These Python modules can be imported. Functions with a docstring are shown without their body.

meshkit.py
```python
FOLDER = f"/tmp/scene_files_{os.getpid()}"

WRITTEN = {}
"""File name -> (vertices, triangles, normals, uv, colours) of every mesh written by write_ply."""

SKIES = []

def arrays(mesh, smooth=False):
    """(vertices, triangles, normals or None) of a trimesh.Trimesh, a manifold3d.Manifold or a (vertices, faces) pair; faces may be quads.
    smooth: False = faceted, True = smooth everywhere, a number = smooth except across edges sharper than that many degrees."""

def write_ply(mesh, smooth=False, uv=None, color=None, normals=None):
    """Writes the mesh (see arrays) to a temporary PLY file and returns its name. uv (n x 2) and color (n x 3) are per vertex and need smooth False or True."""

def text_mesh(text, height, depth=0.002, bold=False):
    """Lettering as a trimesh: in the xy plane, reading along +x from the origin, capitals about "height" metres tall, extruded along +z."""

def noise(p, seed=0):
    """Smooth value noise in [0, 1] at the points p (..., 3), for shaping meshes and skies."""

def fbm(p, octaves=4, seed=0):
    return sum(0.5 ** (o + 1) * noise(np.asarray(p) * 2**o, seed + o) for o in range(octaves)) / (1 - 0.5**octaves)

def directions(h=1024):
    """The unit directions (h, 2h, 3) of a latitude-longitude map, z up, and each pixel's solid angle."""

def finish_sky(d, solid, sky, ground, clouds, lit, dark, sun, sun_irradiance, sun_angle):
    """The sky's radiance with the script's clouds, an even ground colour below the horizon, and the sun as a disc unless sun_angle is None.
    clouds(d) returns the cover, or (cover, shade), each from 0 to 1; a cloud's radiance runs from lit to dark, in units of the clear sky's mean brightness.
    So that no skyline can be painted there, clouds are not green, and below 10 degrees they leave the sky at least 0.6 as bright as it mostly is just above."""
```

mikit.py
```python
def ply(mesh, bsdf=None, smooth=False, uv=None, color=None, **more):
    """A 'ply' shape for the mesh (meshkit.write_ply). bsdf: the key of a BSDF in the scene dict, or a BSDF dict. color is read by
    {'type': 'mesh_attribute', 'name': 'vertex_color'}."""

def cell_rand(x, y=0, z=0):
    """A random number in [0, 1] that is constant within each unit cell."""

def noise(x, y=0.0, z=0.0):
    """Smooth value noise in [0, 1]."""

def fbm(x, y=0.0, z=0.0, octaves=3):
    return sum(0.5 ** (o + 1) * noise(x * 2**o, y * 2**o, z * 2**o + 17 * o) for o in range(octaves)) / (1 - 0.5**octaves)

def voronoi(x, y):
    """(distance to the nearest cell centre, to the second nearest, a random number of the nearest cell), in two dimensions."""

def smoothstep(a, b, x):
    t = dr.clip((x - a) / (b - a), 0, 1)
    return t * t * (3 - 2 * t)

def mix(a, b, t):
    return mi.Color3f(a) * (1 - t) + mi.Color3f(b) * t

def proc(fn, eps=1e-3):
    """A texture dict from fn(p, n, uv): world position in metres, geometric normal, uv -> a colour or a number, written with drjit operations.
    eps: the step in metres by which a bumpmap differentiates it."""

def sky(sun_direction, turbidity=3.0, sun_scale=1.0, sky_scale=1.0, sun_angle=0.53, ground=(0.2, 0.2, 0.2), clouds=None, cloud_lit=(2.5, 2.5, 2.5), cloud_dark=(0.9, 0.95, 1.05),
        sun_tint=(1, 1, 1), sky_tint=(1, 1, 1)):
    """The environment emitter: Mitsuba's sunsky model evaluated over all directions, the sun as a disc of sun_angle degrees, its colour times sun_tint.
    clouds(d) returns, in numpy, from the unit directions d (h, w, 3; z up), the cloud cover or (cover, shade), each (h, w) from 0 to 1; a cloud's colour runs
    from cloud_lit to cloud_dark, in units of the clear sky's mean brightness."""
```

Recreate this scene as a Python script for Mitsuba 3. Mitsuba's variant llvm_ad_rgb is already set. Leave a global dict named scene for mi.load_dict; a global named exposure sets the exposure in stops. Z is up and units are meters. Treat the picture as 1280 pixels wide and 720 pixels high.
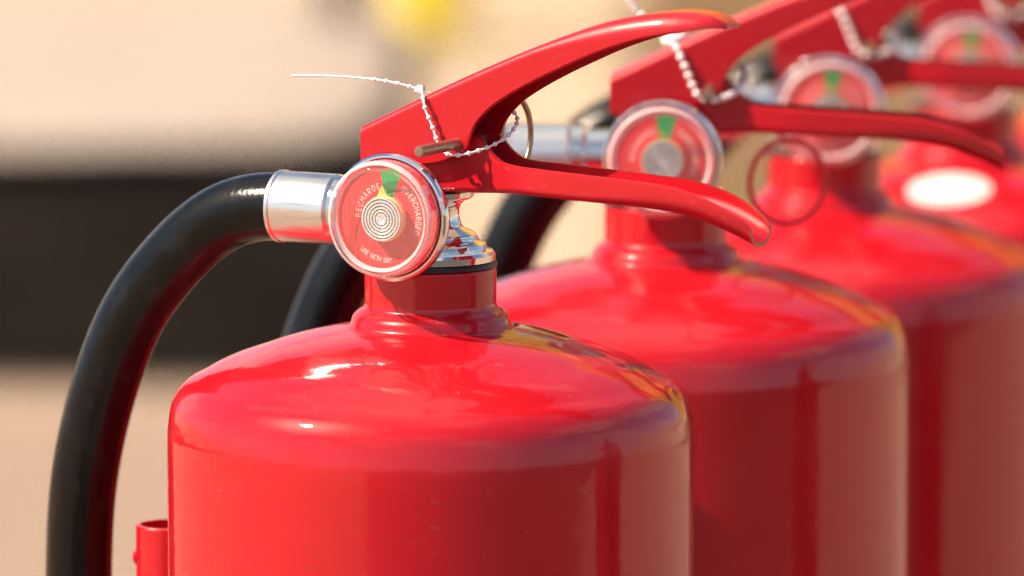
import math, random
import numpy as np, trimesh, mitsuba as mi, drjit as dr
import mikit, meshkit
from mikit import proc, noise, fbm, smoothstep, mix, cell_rand
from scipy.interpolate import PchipInterpolator, CubicSpline

T = mi.ScalarTransform4f
rng = np.random.default_rng(7)
random.seed(7)
scene, labels = {}, {}

# ------------------------------------------------------------------ camera, sky, exposure
PITCH = math.radians(7.435)
EYE = np.array([0.024939, -1.942655, 0.694352])
LOOK = np.array([0, math.cos(PITCH), -math.sin(PITCH)])
scene['camera'] = {
    'type': 'thinlens', 'fov': 9.1478, 'fov_axis': 'x',
    'aperture_radius': 0.0158, 'focus_distance': 1.950, 'near_clip': 0.05, 'far_clip': 2000.0,
    'to_world': T().look_at(origin=EYE.tolist(), target=(EYE + LOOK).tolist(), up=[0, 0, 1]),
}
SUN_EL, SUN_AZ = math.radians(46), math.radians(19)       # height, and how far it stands to the viewer's side of due left
SUN = [-math.cos(SUN_EL) * math.cos(SUN_AZ), -math.cos(SUN_EL) * math.sin(SUN_AZ), math.sin(SUN_EL)]
def clouds(d):
    # unseen cumulus, added to brighten reflections, spread over the whole sky, thicker towards the horizon, a clear gap where the sun stands
    q = d / (np.abs(d[..., 2:]) + 0.25)
    f = meshkit.fbm(q * 1.6 + 5.3, 5, seed=3)
    c = np.clip((f - 0.49) / 0.10, 0, 1); c = c * c * (3 - 2 * c)
    gap = np.clip((np.arccos(np.clip(d @ np.array(SUN), -1, 1)) - 0.12) / 0.2, 0, 1)
    return (0.08 + 0.84 * c) * gap, np.clip((meshkit.fbm(q * 3.1 + 1.7, 4, seed=9) - 0.45) * 2.2, 0, 1)
scene['sky'] = mikit.sky(SUN, turbidity=3, sky_scale=0.62, ground=(0.30, 0.24, 0.18), clouds=clouds)
exposure = 2.65

# ------------------------------------------------------------------ materials
def two(b): return {'type': 'twosided', 'bsdf': b}
def rgb(*c): return {'type': 'rgb', 'value': list(c)}

def speck(p, n, uv):
    # fine dust specks lying on the paint
    s = fbm(p.x * 900, p.y * 900, p.z * 900, 2)
    return smoothstep(0.76, 0.84, s)

def red_fn(p, n, uv):
    d = speck(p, n, uv) * 0.35
    m = fbm(p.x * 25, p.y * 25, p.z * 25, 3)
    return mix(mix((0.72, 0.019, 0.040), (0.66, 0.017, 0.038), m), (0.62, 0.32, 0.30), d)
def peel(p, n, uv):
    return fbm(p.x * 140, p.y * 140, p.z * 140, 2) * 0.6 + 0.4 * noise(p.x * 420, p.y * 420, p.z * 420)

def coat(alpha): return {'type': 'roughplastic', 'diffuse_reflectance': proc(red_fn), 'int_ior': 1.56, 'alpha': alpha, 'nonlinear': True}
def smear(p, n, uv): return 0.10 + 0.32 * smoothstep(0.35, 0.75, fbm(p.x * 30, p.y * 30, p.z * 30, 3))      # hazy and clean areas of the lacquer
scene['mat_red'] = two({'type': 'bumpmap', 'arbitrary': proc(peel, 4e-4), 'scale': 0.00008,
    'bsdf': {'type': 'blendbsdf', 'weight': proc(smear), 'a': coat(0.010), 'b': coat(0.12)}})
scene['mat_red_lever'] = two({'type': 'bumpmap', 'arbitrary': proc(peel, 4e-4), 'scale': 0.00005,
    'bsdf': {'type': 'blendbsdf', 'weight': 0.5, 'a': coat(0.035), 'b': coat(0.18)}})
def chrome_rough(p, n, uv): return 0.07 + 0.10 * smoothstep(0.45, 0.8, fbm(p.x * 500, p.y * 500, p.z * 500, 3))
scene['mat_chrome'] = two({'type': 'principled', 'base_color': rgb(0.78, 0.77, 0.76), 'metallic': 1.0, 'roughness': proc(chrome_rough)})
def ferrule_col(p, n, uv): return mix((0.90, 0.88, 0.86), (0.74, 0.71, 0.68), smoothstep(0.4, 0.8, fbm(p.x * 120, p.y * 120, p.z * 900, 3)))
scene['mat_ferrule'] = two({'type': 'principled', 'base_color': proc(ferrule_col), 'metallic': 1.0, 'roughness': 0.28})
scene['mat_hub'] = two({'type': 'principled', 'base_color': rgb(0.90, 0.89, 0.88), 'metallic': 0.7, 'roughness': 0.36})
def brass_col(p, n, uv): return mix((0.46, 0.37, 0.25), (0.26, 0.19, 0.13), fbm(p.x * 700, p.y * 700, p.z * 700, 3))
scene['mat_brass'] = two({'type': 'principled', 'base_color': proc(brass_col), 'metallic': 0.85, 'roughness': 0.32})
scene['mat_needle'] = two({'type': 'principled', 'base_color': rgb(0.85, 0.58, 0.12), 'metallic': 0.3, 'roughness': 0.35})
def hose_fn(p, n, uv):
    w = fbm(p.x * 260, p.y * 260, p.z * 140, 3)
    return mix((0.002, 0.002, 0.0024), (0.007, 0.0078, 0.0095), smoothstep(0.5, 0.8, w))
def hose_bump(p, n, uv):
    return 0.6 * noise(uv.x * 90, uv.y * 420) + 0.4 * fbm(p.x * 500, p.y * 500, p.z * 500, 2)
scene['mat_hose'] = two({'type': 'bumpmap', 'arbitrary': proc(hose_bump, 3e-4), 'scale': 0.00006,
    'bsdf': {'type': 'blendbsdf', 'weight': 0.16, 'a': {'type': 'roughplastic', 'diffuse_reflectance': proc(hose_fn), 'int_ior': 1.38, 'alpha': 0.06}, 'b': {'type': 'roughplastic', 'diffuse_reflectance': proc(hose_fn), 'int_ior': 1.42, 'alpha': 0.24}}})
scene['mat_black'] = two({'type': 'principled', 'base_color': rgb(0.012, 0.012, 0.013), 'roughness': 0.4, 'specular': 0.5})
scene['mat_dial'] = two({'type': 'principled', 'base_color': rgb(0.66, 0.025, 0.035), 'roughness': 0.45, 'specular': 0.3})
scene['mat_green'] = two({'type': 'principled', 'base_color': rgb(0.012, 0.30, 0.075), 'roughness': 0.45, 'specular': 0.3})
scene['mat_print'] = two({'type': 'diffuse', 'reflectance': rgb(0.88, 0.80, 0.79)})
scene['mat_clear'] = {'type': 'blendbsdf', 'weight': 0.05, 'a': {'type': 'thindielectric', 'int_ior': 1.55}, 'b': two({'type': 'diffuse', 'reflectance': rgb(0.8, 0.78, 0.78)})}   # plastic lens, sky glare mixed in as pale diffuse haze
scene['mat_rim'] = {'type': 'blendbsdf', 'weight': 0.55, 'a': {'type': 'thindielectric', 'int_ior': 1.5},
                    'b': two({'type': 'roughplastic', 'diffuse_reflectance': rgb(0.85, 0.80, 0.80), 'alpha': 0.12})}  # milky white mixed in for the sky reflections on the rim
scene['mat_seal'] = two({'type': 'principled', 'base_color': rgb(0.82, 0.75, 0.77), 'roughness': 0.25, 'specular': 0.5})
scene['mat_glint'] = two({'type': 'principled', 'base_color': rgb(0.62, 0.60, 0.60), 'roughness': 0.35, 'specular': 0.6})
scene['mat_red_wire'] = two({'type': 'principled', 'base_color': rgb(0.75, 0.012, 0.02), 'roughness': 0.35})

def sand_fn(p, n, uv):
    a = fbm(p.x * 0.9, p.y * 0.9, 3.1, 4) * smoothstep(0.3, -0.3, p.x) 
    g = fbm(p.x * 60, p.y * 60, 0.5, 3)
    sand = mix((0.47, 0.375, 0.28), (0.37, 0.285, 0.225), a)
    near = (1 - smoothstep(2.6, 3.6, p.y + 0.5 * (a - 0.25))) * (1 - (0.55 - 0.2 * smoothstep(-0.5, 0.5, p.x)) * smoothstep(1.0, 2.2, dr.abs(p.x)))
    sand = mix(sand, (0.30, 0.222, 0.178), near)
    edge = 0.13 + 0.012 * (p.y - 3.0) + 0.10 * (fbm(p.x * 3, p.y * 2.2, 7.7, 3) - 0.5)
    ground_shade = smoothstep(edge - 0.04, edge + 0.05, p.x) * smoothstep(2.4, 2.9, p.y) * (1 - smoothstep(2.2, 3.2, p.x)) * (1 - smoothstep(9, 12, p.y))  # cast shade at the right, painted in as browner ground
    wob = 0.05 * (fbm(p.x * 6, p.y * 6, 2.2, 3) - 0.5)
    band_shade = smoothstep(2.74, 2.87, p.y + wob) * (1 - smoothstep(4.4, 4.5, p.y)) * (1 - smoothstep(-0.10, -0.02, p.x + wob))  # dark band of shade painted into the ground colour
    sand = mix(sand, mix((0.007, 0.0056, 0.0055), (0.017, 0.0135, 0.012), fbm(p.x * 7, p.y * 5, 4.0, 3)), band_shade)
    c = mix(sand, (0.155, 0.095, 0.05), ground_shade * 0.92)
    front_dark = smoothstep(0.0, 0.3, -0.75 - p.y + 0.1 * fbm(p.x * 2, p.y * 2, 1.0, 3)) * smoothstep(-0.12, 0.12, p.x - 0.5 * p.y + 0.15 * (g - 0.5))  # unseen dark ground added in front, shaped for what paint and hose mirror
    c = mix(c, (0.085, 0.078, 0.073), front_dark)
    return c * (0.9 + 0.2 * g)
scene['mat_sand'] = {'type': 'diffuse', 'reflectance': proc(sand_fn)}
def slab_fn(p, n, uv):
    return mix((0.42, 0.36, 0.32), (0.35, 0.295, 0.26), fbm(p.x * 5, p.y * 5, p.z * 9, 4))
scene['mat_slab'] = two({'type': 'diffuse', 'reflectance': proc(slab_fn)})
def dark_fn(p, n, uv): return mix((0.022, 0.0175, 0.0165), (0.014, 0.011, 0.0105), fbm(p.x * 9, p.y * 9, p.z * 30, 3))
scene['mat_dark'] = two({'type': 'diffuse', 'reflectance': proc(dark_fn)})
scene['mat_yellow'] = two({'type': 'principled', 'base_color': rgb(0.75, 0.58, 0.01), 'roughness': 0.4})

# ------------------------------------------------------------------ mesh helpers (local frame of one extinguisher, millimetres: x along the levers, -y to the gauge side, z from the gauge's height)
ZG = 0.465
def mm(mesh): 
    m = mesh.copy(); m.apply_scale(0.001); m.apply_translation([0, 0, ZG]); return m

def grid_mesh(P, close_u=False, close_v=False):
    """P (n, m, 3) -> quads"""
    n, m = P.shape[:2]
    i = np.arange(n if close_u else n - 1)[:, None]; j = np.arange(m if close_v else m - 1)[None, :]
    a = i * m + j; b = ((i + 1) % n) * m + j; c = ((i + 1) % n) * m + (j + 1) % m; d = i * m + (j + 1) % m
    f = np.stack([np.stack([a, b, c], -1), np.stack([a, c, d], -1)], 2).reshape(-1, 3)
    return trimesh.Trimesh(P.reshape(-1, 3), f, process=False)

def lathe(profile, n=96, axis='z', at=(0, 0, 0), wave=None):
    """profile [(r, h)]; axis 'z', '-y' (towards the gauge side) or '-x'"""
    pr = np.asarray(profile, float)
    a = np.linspace(0, 2 * np.pi, n, endpoint=False)
    P = np.stack([pr[:, None, 0] * np.cos(a), pr[:, None, 0] * np.sin(a), np.broadcast_to(pr[:, None, 1], (len(pr), n))], -1)
    if axis == '-y': P = np.stack([P[..., 0], -P[..., 2], P[..., 1]], -1)
    if axis == '-x': P = np.stack([-P[..., 2], P[..., 1], P[..., 0]], -1)
    m = grid_mesh(P + np.array(at), close_v=True)
    m.merge_vertices()
    m.update_faces(m.nondegenerate_faces())
    trimesh.repair.fix_normals(m)
    return m

def tube(pts, r, sides=20, closed=False, cap=True):
    p = np.asarray(pts, float); n = len(p)
    t = (np.roll(p, -1, 0) - np.roll(p, 1, 0)) if closed else np.gradient(p, axis=0)
    t /= np.linalg.norm(t, axis=1, keepdims=True)
    ref = np.array([0, 1.0, 0]) if abs(t[0][1]) < 0.9 else np.array([0, 0, 1.0])
    A = []; a = ref - t[0] * (ref @ t[0])
    for k in range(n):
        a = a - t[k] * (a @ t[k]); a /= np.linalg.norm(a); A.append(a)
    A = np.array(A); B = np.cross(t, A)
    ang = np.linspace(0, 2 * np.pi, sides, endpoint=False)
    r = np.broadcast_to(np.asarray(r, float), (n,))
    P = p[:, None] + r[:, None, None] * (np.cos(ang)[None, :, None] * A[:, None] + np.sin(ang)[None, :, None] * B[:, None])
    m = grid_mesh(P, close_u=closed, close_v=True)
    if not closed and cap:
        v = np.vstack([m.vertices, p[0], p[-1]]); k = np.arange(sides); e = (n - 1) * sides
        f = np.vstack([m.faces, np.stack([k, (k + 1) % sides, k * 0 + n * sides], 1), np.stack([e + (k + 1) % sides, e + k, k * 0 + n * sides + 1], 1)])
        m = trimesh.Trimesh(v, f, process=False)
    trimesh.repair.fix_normals(m)
    return m

def spline(pts, n):
    p = np.asarray(pts, float); s = np.r_[0, np.cumsum(np.linalg.norm(np.diff(p, axis=0), axis=1))]
    return CubicSpline(s, p)(np.linspace(0, s[-1], n))

def channel(us, ztop, zbot, W, rc, t, up=False):
    """A bent-sheet lever: at every u a U section between ztop (web side when not up) and zbot, half width W, corner radius rc, sheet t."""
    rows = []
    for u in us:
        a, b, w = float(ztop(u)), float(zbot(u)), float(W(u))
        if up: a, b = b, a
        s = -1 if up else 1
        h = max(abs(a - b), t * 1.25)
        b = a - s * h
        r = min(float(rc(u)) if callable(rc) else rc, w - 0.05, max(h - 0.1, t))
        ri = max(r - t, 0.25)
        k = np.linspace(0, np.pi / 2, 9)
        lip = min(0.45, t * 0.4)
        out = [(-w + lip, b), (-w, b + s * lip)] + [(-w, b + s * lip + (a - s * r - b - s * lip) * q) for q in (0.33, 0.66)]
        out += [(-w + r - r * math.cos(q), a - s * (r - r * math.sin(q))) for q in k]
        full = out + [(-x, z) for x, z in out[::-1]]
        wi, ai = w - t, a - s * t
        ri = min(ri, max(wi - 0.05, 0.1))
        inn = [(-wi - lip * 0 - 0.0 + 0.0, b + s * 0.0)] + [(-wi, b + (ai - s * ri - b) * q) for q in (0.33, 0.66)]
        inn += [(-wi + ri - ri * math.cos(q), ai - s * (ri - ri * math.sin(q))) for q in k]
        inner = inn + [(-x, z) for x, z in inn[::-1]]
        loop = full + inner[::-1]
        rows.append([(u, y, z) for y, z in loop])
    P = np.array(rows)
    m = grid_mesh(P, close_v=True)
    L = P.shape[1]; nf = 26; ni = L - nf                       # end caps: strips between the outer and the inner run
    caps = []
    for base in (0, (len(rows) - 1) * L):
        idx_o = np.arange(nf) + base
        idx_i = (np.arange(ni)[::-1] + nf) + base
        oi, ii = np.linspace(0, 1, nf), np.linspace(0, 1, ni)
        i = j = 0
        while i < nf - 1 or j < ni - 1:
            if j == ni - 1 or (i < nf - 1 and oi[i + 1] <= ii[j + 1]):
                caps.append([idx_o[i], idx_o[i + 1], idx_i[j]]); i += 1
            else:
                caps.append([idx_o[i], idx_i[j + 1], idx_i[j]]); j += 1
    m = trimesh.Trimesh(m.vertices, np.vstack([m.faces, caps]), process=False)
    m.update_faces(m.nondegenerate_faces())
    trimesh.repair.fix_normals(m)
    return m

def curve(pts):
    p = np.array(pts, float); return PchipInterpolator(p[:, 0], p[:, 1])

def text_on_arc(text, height, r, a0, a1, y, inward=False, bold=False):
    """letters on a circle of the dial (angles clockwise from the top, degrees), facing -y; inward: feet to the outside"""
    out, n = [], len(text)
    for k, ch in enumerate(text):
        if ch == ' ': continue
        g = meshkit.text_mesh(ch, height, 0.06, bold)
        g.apply_translation([-g.bounds[:, 0].mean(), -height / 2, 0]); g.vertices[:, 0] *= 0.74
        a = math.radians(a0 + (a1 - a0) * k / (n - 1))
        ex, ez = np.array([math.cos(a), -math.sin(a)]), np.array([math.sin(a), math.cos(a)])   # along, outwards
        if inward: ex, ez = -ex, -ez
        c = r * np.array([math.sin(a), math.cos(a)])
        v = g.vertices
        xz = c + v[:, :1] * ex + v[:, 1:2] * ez
        out.append(trimesh.Trimesh(np.c_[xz[:, 0], np.full(len(v), y) - v[:, 2], xz[:, 1]], g.faces[:, ::-1], process=False))
    m = trimesh.util.concatenate(out); trimesh.repair.fix_normals(m)
    return m

# ------------------------------------------------------------------ the ground and what stands far behind
def ground_mesh():
    r = np.r_[0, np.geomspace(0.3, 600, 40)]; a = np.linspace(0, 2 * np.pi, 96, endpoint=False)
    P = np.stack([r[:, None] * np.cos(a), r[:, None] * np.sin(a) + 3, np.zeros((len(r), 96))], -1)
    m = grid_mesh(P, close_v=True); m.merge_vertices(); m.update_faces(m.nondegenerate_faces())
    if m.face_normals[0][2] < 0: m.invert()
    return m
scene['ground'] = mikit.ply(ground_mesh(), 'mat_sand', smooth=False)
labels['ground'] = {'label': 'sandy tan ground with a black band and a brown patch of painted shade, out of focus', 'kind': 'structure'}

def superbox(cx, cy, cz, a, b, c, e1=0.35, e2=0.35, n=64):
    th = np.linspace(-np.pi / 2, np.pi / 2, n); ph = np.linspace(-np.pi, np.pi, 2 * n, endpoint=False)
    sp = lambda x, e: np.sign(x) * np.abs(x) ** e
    ct, st = sp(np.cos(th), e1)[:, None], sp(np.sin(th), e1)[:, None]
    P = np.stack([cx + a * ct * sp(np.cos(ph), e2), cy + b * ct * sp(np.sin(ph), e2), cz + c * st + 0 * ph], -1)
    P += (meshkit.fbm(P * 6, 3)[..., None] - 0.5) * 0.012
    m = grid_mesh(P, close_v=True); m.merge_vertices(); m.update_faces(m.nondegenerate_faces()); trimesh.repair.fix_normals(m)
    return m
def box(x0, x1, y0, y1, z0, z1):
    m = trimesh.creation.box([x1 - x0, y1 - y0, z1 - z0]); m.apply_translation([(x0 + x1) / 2, (y0 + y1) / 2, (z0 + z1) / 2]); return m
scene['stone_slab'] = mikit.ply(superbox(-0.70, 5.12, 0.027, 0.60, 0.92, 0.027, 0.75, 0.3), 'mat_slab', smooth=True)
labels['stone_slab'] = {'label': 'low pale beige slab with rounded edge, blurred far behind the front hose', 'category': 'slab'}
def wall_mesh():
    m = trimesh.util.concatenate([box(-3.4, 3.4, -0.1, 0.1, 0, 5.3), box(-3.5, 3.5, -0.22, 0.22, 5.3, 5.5)])
    m.apply_transform(trimesh.transformations.rotation_matrix(-math.atan2(0.55, 0.83), [0, 0, 1])); m.apply_translation([2.6, 9.4, 0]); return m
def ochre_fn(p, n, uv): return mix((0.60, 0.40, 0.10), (0.46, 0.28, 0.07), fbm(p.x * 2, p.y * 2, p.z * 3, 4))
scene['mat_ochre'] = two({'type': 'diffuse', 'reflectance': proc(ochre_fn)})
scene['wall'] = mikit.ply(wall_mesh(), 'mat_ochre')
labels['wall'] = {'label': 'ochre wall behind the row, above the frame, mirrored on the shiny red shoulders', 'category': 'wall'}
scene['bollard__post'] = mikit.ply(trimesh.util.concatenate([lathe([(0, 0.03), (0.042, 0.03), (0.042, 0.60), (0.034, 0.63), (0, 0.635)], 32)]), 'mat_yellow', smooth=40, to_world=T().translate([-0.074, 5.72, 0]))
scene['bollard__foot'] = mikit.ply(lathe([(0, 0.0), (0.056, 0.0), (0.056, 0.025), (0.048, 0.035), (0, 0.036)], 32), 'mat_yellow', smooth=40, to_world=T().translate([-0.074, 5.72, 0]))
scene['wooden_post__post'] = mikit.ply(box(-0.195, -0.150, 5.45, 5.52, 0.0, 0.5), 'mat_dark')
scene['wooden_post__foot'] = mikit.ply(box(-0.202, -0.143, 5.44, 5.53, 0.0, 0.03), 'mat_dark')
labels['wooden_post'] = {'label': 'dark brown post blurred at the top edge, left of the yellow one', 'category': 'post'}
labels['bollard'] = {'label': 'yellow post foot blurred at the top edge beyond the beige slab', 'category': 'bollard'}

# ------------------------------------------------------------------ one extinguisher, built once
parts = {}
def part(name, mesh, mat, smooth=30): parts[name] = mikit.ply(mm(mesh), mat, smooth=smooth)

# body with shoulder, weld bead and neck, one skin
sh = np.array([(20.2, -24), (20.2, -28.5), (20.6, -29.8), (22.4, -31.0), (23.9, -32.6), (24.4, -34.2), (24.9, -35.4), (27, -36.3), (31, -37.0), (38, -38.5), (47, -41), (55, -43.8), (62, -46.3), (67, -48.6), (71, -50.9),
               (74.9, -53.0), (77.8, -56.1), (79.6, -60.0), (80.4, -64.6), (80.9, -69.5), (81, -75)])
s = np.r_[0, np.cumsum(np.linalg.norm(np.diff(sh, axis=0), axis=1))]
fine = PchipInterpolator(s, sh)(np.linspace(0, s[-1], 110))
wall = [(81, z) for z in np.linspace(-85, -420, 20)] + [(80.2, -427), (78, -432), (73, -434), (0, -434)]
body = lathe([tuple(x) for x in fine] + wall, 200)
part('body', body, 'mat_red', smooth=40)
part('body__neck', lathe([(0, -16.9), (19.3, -16.9), (20.0, -17.5), (20.2, -18.2), (20.2, -24.0)], 128), 'mat_red', smooth=40)
part('base_ring', lathe([(74, -430), (81.5, -430), (82.3, -432), (82.3, -462), (81.5, -464.4), (79, -464.4), (79, -436), (74, -434)], 128), 'mat_black')
part('gasket', lathe([(0, -15.6), (20.0, -15.6), (20.5, -16.1), (20.5, -17.0), (19.6, -17.3), (0, -17.3)], 96), 'mat_black')
stem = [(0, -15.8), (19.4, -15.8), (19.9, -15.2), (19.9, -13.3), (19.2, -12.4), (17.2, -12.0), (17.4, -11.2), (17.0, -10.2), (15.2, -9.4), (14.4, -8.4), (14.2, -7.4), (13.2, -6.7), (10.6, -5.6), (9.4, -4.2), (8.9, -2), (8.8, 0), (9.3, 1.8), (10.6, 3.0), (12.6, 3.8), (13.2, 4.4), (13.2, 6.0), (0, 6.0)]
part('valve', lathe(stem, 96), 'mat_chrome', smooth=35)
part('valve__outlet', lathe([(0, 4), (8.6, 4), (8.6, 26), (10.2, 27), (10.2, 31.0), (9, 32), (0, 32)], 64, axis='-x', at=(0, 0, -1.2)), 'mat_chrome', smooth=35)
part('valve__gauge_port', lathe([(0, 4), (6.5, 4), (6.5, 20), (8.5, 20), (8.5, 24.5), (0, 24.5)], 48, axis='-y', at=(0, 0, 0)), 'mat_chrome', smooth=35)

# pressure gauge
GZ = 0.5
g_at = (0.3, 0, GZ)
part('gauge', lathe([(0, 23.6), (17.2, 23.6), (18.6, 24.0), (19.4, 25.0), (19.6, 26.2), (19.4, 27.4), (18.8, 28.0), (18.2, 28.1), (17.9, 27.6), (17.4, 26.4), (0, 26.4)], 128, axis='-y', at=g_at), 'mat_chrome', smooth=35)
part('gauge__dial', lathe([(0, 28.35), (15.9, 28.35), (15.9, 27.6), (0, 27.6)], 96, axis='-y', at=g_at), 'mat_dial')
part('gauge__dial_rim', lathe([(15.9, 27.0), (17.5, 27.0), (17.5, 28.6), (16.9, 29.2), (16.3, 29.2), (15.9, 28.4)], 96, axis='-y', at=g_at), 'mat_dial', smooth=35)
part('gauge__lens', lathe([(17.75, 28.2), (17.75, 33.0), (17.6, 33.7), (17.0, 34.15), (16.2, 34.3), (15.7, 34.0), (15.35, 33.3), (14.9, 33.1), (0, 33.1)], 128, axis='-y', at=g_at), 'mat_clear', smooth=50)
rim = trimesh.util.concatenate([lathe([(17.60, 32.9), (17.5, 33.5), (16.95, 33.95), (16.5, 34.05)], 128, axis='-y', at=g_at),
                                lathe([(15.95, 34.0), (15.6, 33.4), (15.35, 33.0), (14.75, 32.9)], 128, axis='-y', at=g_at)])
part('gauge__lens_rim', rim, 'mat_rim', smooth=50)
def sector(a0, a1, r0, r1, y):
    a = np.radians(np.linspace(a0, a1, 16))
    P = np.array([[(r * math.sin(q), y, r * math.cos(q)) for q in a] for r in (r0, r1)])
    top = grid_mesh(P); top.vertices += [g_at[0], 0, GZ]
    low = top.copy(); low.vertices += [0, 0.05, 0]; low.invert()
    return trimesh.util.concatenate([top, low])
part('gauge__green_zone', sector(-9, 19, 6.6, 15.0, -28.45), 'mat_green', smooth=False)
letters = [text_on_arc('RECHARGE', 1.9, 9.9, -88, -18, -28.45), text_on_arc('OVERCHARGED', 1.9, 10.7, 33, 112, -28.45), text_on_arc('USE WITH DRY', 1.5, 12.9, 220, 175, -28.45, inward=True)]
lt = trimesh.util.concatenate(letters); lt.apply_translation([g_at[0], 0, GZ])
part('gauge__lettering', lt, 'mat_print', smooth=False)
hub = [(0, 28.35), (6.7, 28.35), (6.7, 32.3)]
grooves = []
for k in range(6):                                             # turned ridges across the hub's face, black floors in the grooves between
    r = 6.65 - k * 0.98
    hub += [(r, 32.5), (r - 0.10, 32.65), (r - 0.48, 32.65), (r - 0.56, 32.5), (r - 0.58, 32.0), (r - 0.96, 32.0)]
    if k < 5: grooves.append(lathe([(r - 0.60, 32.02), (r - 0.60, 32.12), (r - 0.94, 32.12), (r - 0.94, 32.02)], 64, axis='-y', at=g_at))
hub += [(0.72, 32.5), (0.5, 31.8), (0, 31.7)]
part('gauge__hub', lathe(hub, 64, axis='-y', at=g_at), 'mat_hub', smooth=25)
part('gauge__hub_groove', trimesh.util.concatenate(grooves), 'mat_black', smooth=25)
nd = trimesh.creation.extrude_polygon(__import__('shapely').Polygon([(-0.95, 0), (0.95, 0), (2.0, 6.4), (0.45, 9.6), (0, 10.0), (-0.45, 9.6), (-2.0, 6.4)]), 0.35)
nd.vertices = np.c_[nd.vertices[:, 0], -30.6 - nd.vertices[:, 2], nd.vertices[:, 1]]
nd.apply_transform(trimesh.transformations.rotation_matrix(math.radians(-3), [0, 1, 0])); trimesh.repair.fix_normals(nd)
nd2 = lathe([(6.7, 30.3), (7.05, 30.3), (7.05, 30.9), (6.7, 30.9)], 64, axis='-y')
ndm = trimesh.util.concatenate([nd, nd2]); ndm.apply_translation([g_at[0], 0, GZ])
part('gauge__needle', ndm, 'mat_needle')

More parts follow.
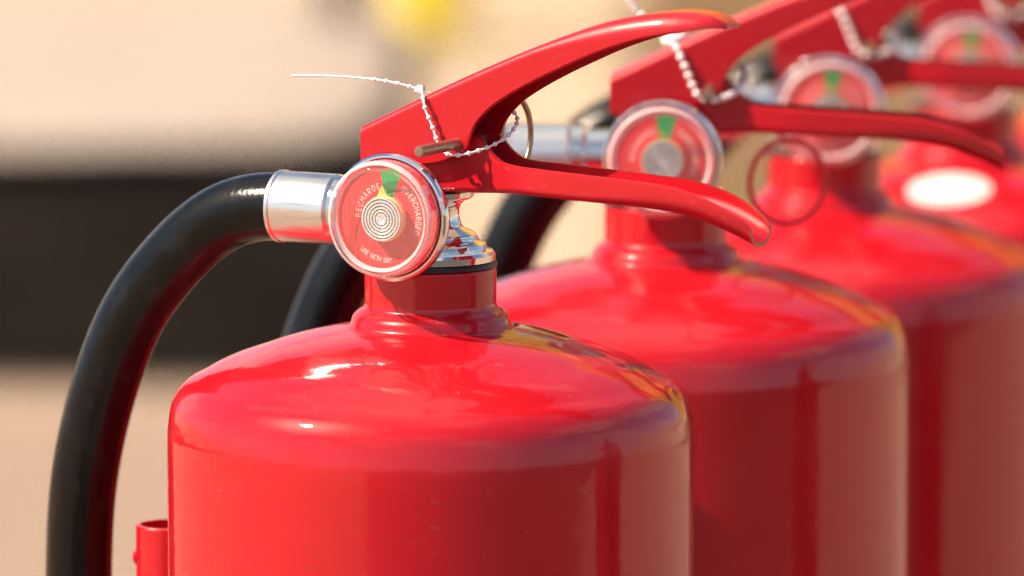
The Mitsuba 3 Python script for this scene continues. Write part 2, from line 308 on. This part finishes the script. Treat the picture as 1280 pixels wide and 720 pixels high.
# levers: the upper one an open-bottomed channel, the lower one an open-topped channel
utop = curve([(-18, 25.9), (-4.6, 32.2), (11.9, 40.0), (33.6, 49.5), (49.7, 55.9), (60.4, 59.7), (68.4, 61.9), (76.3, 63.4), (84.2, 64.3), (90, 64.5), (95.5, 63.8), (99.5, 62.4), (101.5, 61.2)])
ubot = curve([(-18, 13.6), (-4.6, 14.4), (7.7, 15.7), (13.2, 17.7), (18.1, 20.4), (19.5, 24.6), (20.8, 27.6), (22.8, 30.1), (26.0, 33.2), (29.5, 35.7), (36.3, 39.7), (49.7, 46.3), (65.7, 53.0), (79.0, 56.9), (90, 58.8), (98, 60.0), (101.5, 59.8)])
uW = lambda u: 11.5 if u < 80 else 11.5 * math.sqrt(max(1 - ((u - 80) / 23.5) ** 2, 0)) 
us = np.unique(np.r_[np.linspace(-18, 16, 22), np.linspace(16, 32, 34), np.linspace(32, 101, 60), np.linspace(96, 101.5, 12)])
def smooth_np(a, b, x):
    t = min(max((x - a) / (b - a), 0), 1); return t * t * (3 - 2 * t)
part('upper_lever', channel(us, utop, ubot, uW, lambda u: 2.4 + 3.0 * smooth_np(35, 75, u), 1.5), 'mat_red_lever', smooth=35)
ltop = curve([(-16, 20), (6, 26.5), (11.1, 25.4), (20.1, 24.0), (22.8, 21.5), (25.2, 18.9), (28.8, 16.6), (32.8, 15.9), (43.6, 15.2), (65.1, 13.9), (83.7, 12.5), (96.9, 9.3), (104.5, 5.6), (108.5, 3.2), (111.2, 0.6)])
lbot = curve([(-16, 5.9), (11.0, 6.4), (32.8, 7.1), (54.4, 6.3), (75.8, 5.1), (91.7, 2.8), (102.2, -0.9), (108, -3.6), (111.2, -5.2)])
lW = lambda u: 7.0 + 2.8 * smooth_np(18, 46, u) - (2.2 * ((u - 94) / 17.2) ** 2 if u > 94 else 0)
us2 = np.unique(np.r_[np.linspace(-16, 18, 16), np.linspace(18, 34, 30), np.linspace(34, 111.2, 64)])
part('lower_lever', channel(us2, ltop, lbot, lW, lambda u: 2.2 + 4.6 * smooth_np(50, 112, u), 1.5, up=True), 'mat_red_lever', smooth=35)
part('lower_lever__rivet', lathe([(0, -12.6), (2.4, -12.6), (3.2, -11.9), (3.2, 11.9), (2.4, 12.6), (0, 12.6)], 32, axis='-y', at=(-6, 0, 14.5)), 'mat_chrome')

# pull pin through both levers, ring behind
part('pull_pin', lathe([(0, -15), (1.75, -15), (1.75, 35.4), (1.45, 36.2), (0, 36.3)], 32, axis='-y', at=(15.1, 0, 22.0)), 'mat_brass')
a = np.linspace(0, 2 * np.pi, 72, endpoint=False)
ring_edge = tube(np.stack([15.1 + 0 * a, 25.5 + 12.5 * np.cos(a), 20.5 + 12.5 * np.sin(a)], 1), 0.95, 14, closed=True)
part('pull_pin__ring', ring_edge, 'mat_brass', smooth=True)

# hose with ferrule, clip and nozzle
hp = [(-46, 0, -1.8), (-55, 0, -1.9), (-67.3, 0, -4.1), (-78.8, 0, -10.0), (-92.1, 0, -21.8), (-103.8, 0, -36.1), (-113.3, 0, -55.0), (-120.2, 0, -75.8), (-124.2, 0, -95.3), (-125.9, 0, -116.0), (-126.2, 0, -150), (-125, 0, -220), (-122, 0, -300)]
hc = spline(hp, 160)
hm = tube(hc, 10.6, 40)
huv = np.c_[np.r_[np.tile(np.linspace(0, 1, 40, endpoint=False), 160), 0, 0], np.r_[np.repeat(np.linspace(0, 1, 160), 40), 0, 1]]
parts['hose'] = mikit.ply(mm(hm), 'mat_hose', smooth=True, uv=huv)
part('hose__ferrule', lathe([(0, 30.2), (9.4, 30.2), (10.3, 31.2), (10.9, 32.2), (10.9, 50.8), (11.25, 51.2), (11.3, 52.2), (10.9, 52.6), (10.2, 52.6)], 96, axis='-x', at=(0, 0, -1.6)), 'mat_ferrule', smooth=30)
nz = spline([(-122, 0, -296), (-120.5, 0, -325), (-119, 0, -360)], 20)
part('hose__nozzle', tube(nz, np.linspace(12.2, 9, 20), 32), 'mat_black', smooth=40)
# clip: a bent sheet tube standing on the wall side of the body
ca = np.radians(np.linspace(8, 352, 60))
def c_tube(cx, ro, ri, z0, z1):
    loop = [(ro, z0), (ro, z1 - 0.5), (ro - 0.4, z1), (ri, z1), (ri, z0)]
    P = np.stack([np.stack([cx + r * np.cos(ca), r * np.sin(ca), np.full(len(ca), z)], 1) for r, z in loop])
    m = grid_mesh(P, close_u=True); trimesh.repair.fix_normals(m); return m
clip = c_tube(-93.3, 10.2, 8.8, -190, -104.5)
part('hose_clip', clip, 'mat_red', smooth=35)
bump = trimesh.creation.icosphere(3, 1.9); bump.apply_scale([0.7, 1, 1.4]); bump.apply_translation([-102.6, -3.5, -115])
part('hose_clip__rivet', bump, 'mat_red', smooth=True)
part('hose_clip__dark_filler', lathe([(0, -112), (7.5, -112), (8.7, -113), (8.7, -188), (0, -188)], 40, at=(-93.3, 0, 0)), 'mat_black')  # black core added so the inside of the clip looks shaded

# ------------------------------------------------------------------ the row of five
SPOTS = [(0.0, 0.0, 27.0), (0.07575, 0.1625, 4.0), (0.1359, 0.3171, 0.0), (0.1968, 0.4731, 2.5), (0.2586, 0.6307, 2.0), (0.665, -0.125, 5.0)]      # the last stands apart, out of the frame: the others' paint mirrors it as a red stripe
WHICH = ['sharply focused red fire extinguisher at the front of the row, brass ring behind its levers',
         'red fire extinguisher second from the front, with a thin red ring hanging under its levers',
         'red fire extinguisher third from the front, its shoulder partly behind the second one',
         'red fire extinguisher fourth from the front, with a white oval patch on its shoulder',
         'red fire extinguisher at the back, only its blurred chrome hose fitting showing at top right',
         'red fire extinguisher standing apart right of the row, seen only as a reflected stripe']
rings2 = {}
rr = np.linspace(0, 2 * np.pi, 72, endpoint=False)
ring_hang = tube(np.stack([39.8 + 12.4 * np.cos(rr), 20 + 4 * np.cos(rr), -11.9 + 14.0 * np.sin(rr)], 1), 1.0, 12, closed=True)
link = tube(spline([(15.1, 14.6, 22), (24, 19, 17), (33, 23.5, 6), (39.5, 24, 2.2)], 30), 0.6, 10)
ring_red = mikit.ply(mm(trimesh.util.concatenate([ring_hang, link])), 'mat_red_wire', smooth=True)
PLACE = []
for k, (x, y, yaw) in enumerate(SPOTS):
    key = 'fire_extinguisher' + (f'_{k:03d}' if k else '')
    M = T().translate([x, y, 0]).rotate([0, 0, 1], -yaw)
    PLACE.append(M)
    for name, d in parts.items():
        scene[f'{key}__{name}'] = {**(ring_red if name == 'pull_pin__ring' and k == 1 else d), 'to_world': M}
    labels[key] = {'label': WHICH[k], 'category': 'fire extinguisher', **({'group': 'fire extinguishers standing in a row'} if k < 5 else {})}
    labels[f'{key}__gauge__dial'] = {'label': 'red dial face'}
labels['fire_extinguisher_001__pull_pin__ring'] = {'label': 'thin red wire ring'}

# ------------------------------------------------------------------ beaded plastic seals tied through the levers
def strand(pts, n_per=3.3, r0=0.42, r1=1.0, smooth_from=None, n=None):
    p = np.asarray(pts, float); L = np.linalg.norm(np.diff(p, axis=0), axis=1).sum()
    n = int(L / 0.16); c = spline(p, n)
    s_ = np.r_[0, np.cumsum(np.linalg.norm(np.diff(c, axis=0), axis=1))]
    ph = (s_ / n_per) % 1.0 - 0.5
    r = np.maximum(r0, np.sqrt(np.maximum(r1 ** 2 - (ph * n_per) ** 2, 0)))
    return tube(c, r, 10)
def seal(tail, head, chain, thin=0.8, bead=0.9, pitch=3.3, head_size=2.0):
    flat = tail[:3]
    t1 = tube(spline(flat, 40), np.full(40, thin), 8); 
    t2 = strand(tail[2:] + [head], pitch * 1.25, 0.38, bead)
    lock = trimesh.creation.icosphere(3, head_size); lock.apply_scale([1.0, 0.8, 1.15])
    lb = trimesh.creation.cylinder(head_size * 0.65, head_size * 2.4, sections=24); lb.apply_transform(trimesh.transformations.rotation_matrix(math.radians(70), [0, 1, 0]))
    lk = trimesh.util.concatenate([lock, lb]); lk.apply_translation(head)
    return t1, trimesh.util.concatenate([t2, strand(chain, pitch, 0.38, bead)]), lk
chain0 = [(1.5, -9, 37.0), (4.2, -12.6, 35.6), (5.6, -13.9, 32.5), (7.4, -13.9, 28.6), (9.4, -13.9, 23.5), (11.5, -14.4, 20.2), (14.2, -14.4, 19.0), (18.0, -13.6, 19.1), (22.6, -8, 20.6), (25.5, 0, 23.2), (25.8, 7, 26.5), (22.5, 12.6, 29.5), (15, 13.0, 33), (8.5, 12.9, 35.6), (5.6, 11.6, 37.8), (4.4, 6, 37.6), (2.4, -6, 36.9)]
SEALS = [
    dict(tail=[(-43.7, -8, 39.9), (-30, -8, 40.4), (-17.0, -8, 40.1), (-7, -8.3, 39.2)], head=(0.9, -8.6, 37.7), head_size=1.25, bead=0.78, thin=0.36),
    dict(tail=[(-18, -8, 60), (-13.5, -8, 53.5), (-9, -8, 47.5), (-4, -8, 42.5)], head=(2.4, -9, 38.0), head_size=2.6, bead=1.25),
    dict(tail=[(-4, -6, 62), (-2.5, -8, 55), (0, -9, 48.5), (1.2, -9, 43.5)], head=(3.0, -9, 38.0), head_size=2.7, bead=1.3),
    dict(tail=[(22, -8, 56), (16, -8, 51), (10, -8, 45), (6, -8.3, 42)], head=(2.0, -9, 37.9), head_size=2.8, bead=1.3),
    dict(tail=[(-22, -8, 50), (-14, -8, 46.5), (-9, -8, 44), (-4, -8.3, 41)], head=(0.9, -9, 37.7), head_size=2.2, bead=1.1),
]
SAY = ['white beaded plastic seal on the front extinguisher, its thin tail pointing left',
       'white beaded plastic seal with large lock knot on the second extinguisher, tail pointing up',
       'blurred white beaded seal hanging on the upper lever of the third extinguisher',
       'strongly blurred pale seal on the fourth extinguisher near the top right corner',
       'pale seal on the last extinguisher of the row']
for k, q in enumerate(SEALS[:4]):
    key = 'plastic_seal' + (f'_{k:03d}' if k else '')
    t1, t2, lk = seal(chain=chain0, **q)
    for nm, m in (('tail', t1), ('beaded_strap', t2), ('lock', lk)):
        scene[f'{key}__{nm}'] = mikit.ply(mm(m), 'mat_seal', smooth=True, to_world=PLACE[k])
    labels[key] = {'label': SAY[k], 'category': 'seal', 'group': 'plastic seals on the levers'}

# sun glint modelled as a white oval sheet on the fourth shoulder: follows the shoulder's own curve
prof = PchipInterpolator(sh[7:, 0], sh[7:, 1] * 1.0) if np.all(np.diff(sh[7:, 0]) > 0) else None
def glint_patch(cx, cy, rx, ry, lift=0.25):
    rad, ang = np.linspace(0, 1, 10), np.linspace(0, 2 * np.pi, 48, endpoint=False)
    X = cx + rx * rad[:, None] * np.cos(ang); Y = cy + ry * rad[:, None] * np.sin(ang)
    P = np.stack([X, Y, prof(np.hypot(X, Y)) + lift], -1)
    m = grid_mesh(P, close_v=True); m.merge_vertices(); m.update_faces(m.nondegenerate_faces())
    if m.face_normals[:, 2].mean() < 0: m.invert()
    return m
scene['fire_extinguisher_003__glint_patch'] = mikit.ply(mm(glint_patch(-7, -50, 15.5, 13)), 'mat_glint', smooth=True, to_world=PLACE[3])
labels['fire_extinguisher_003__glint_patch'] = {'label': 'white oval sheet standing in for a sun glint on the shoulder'}
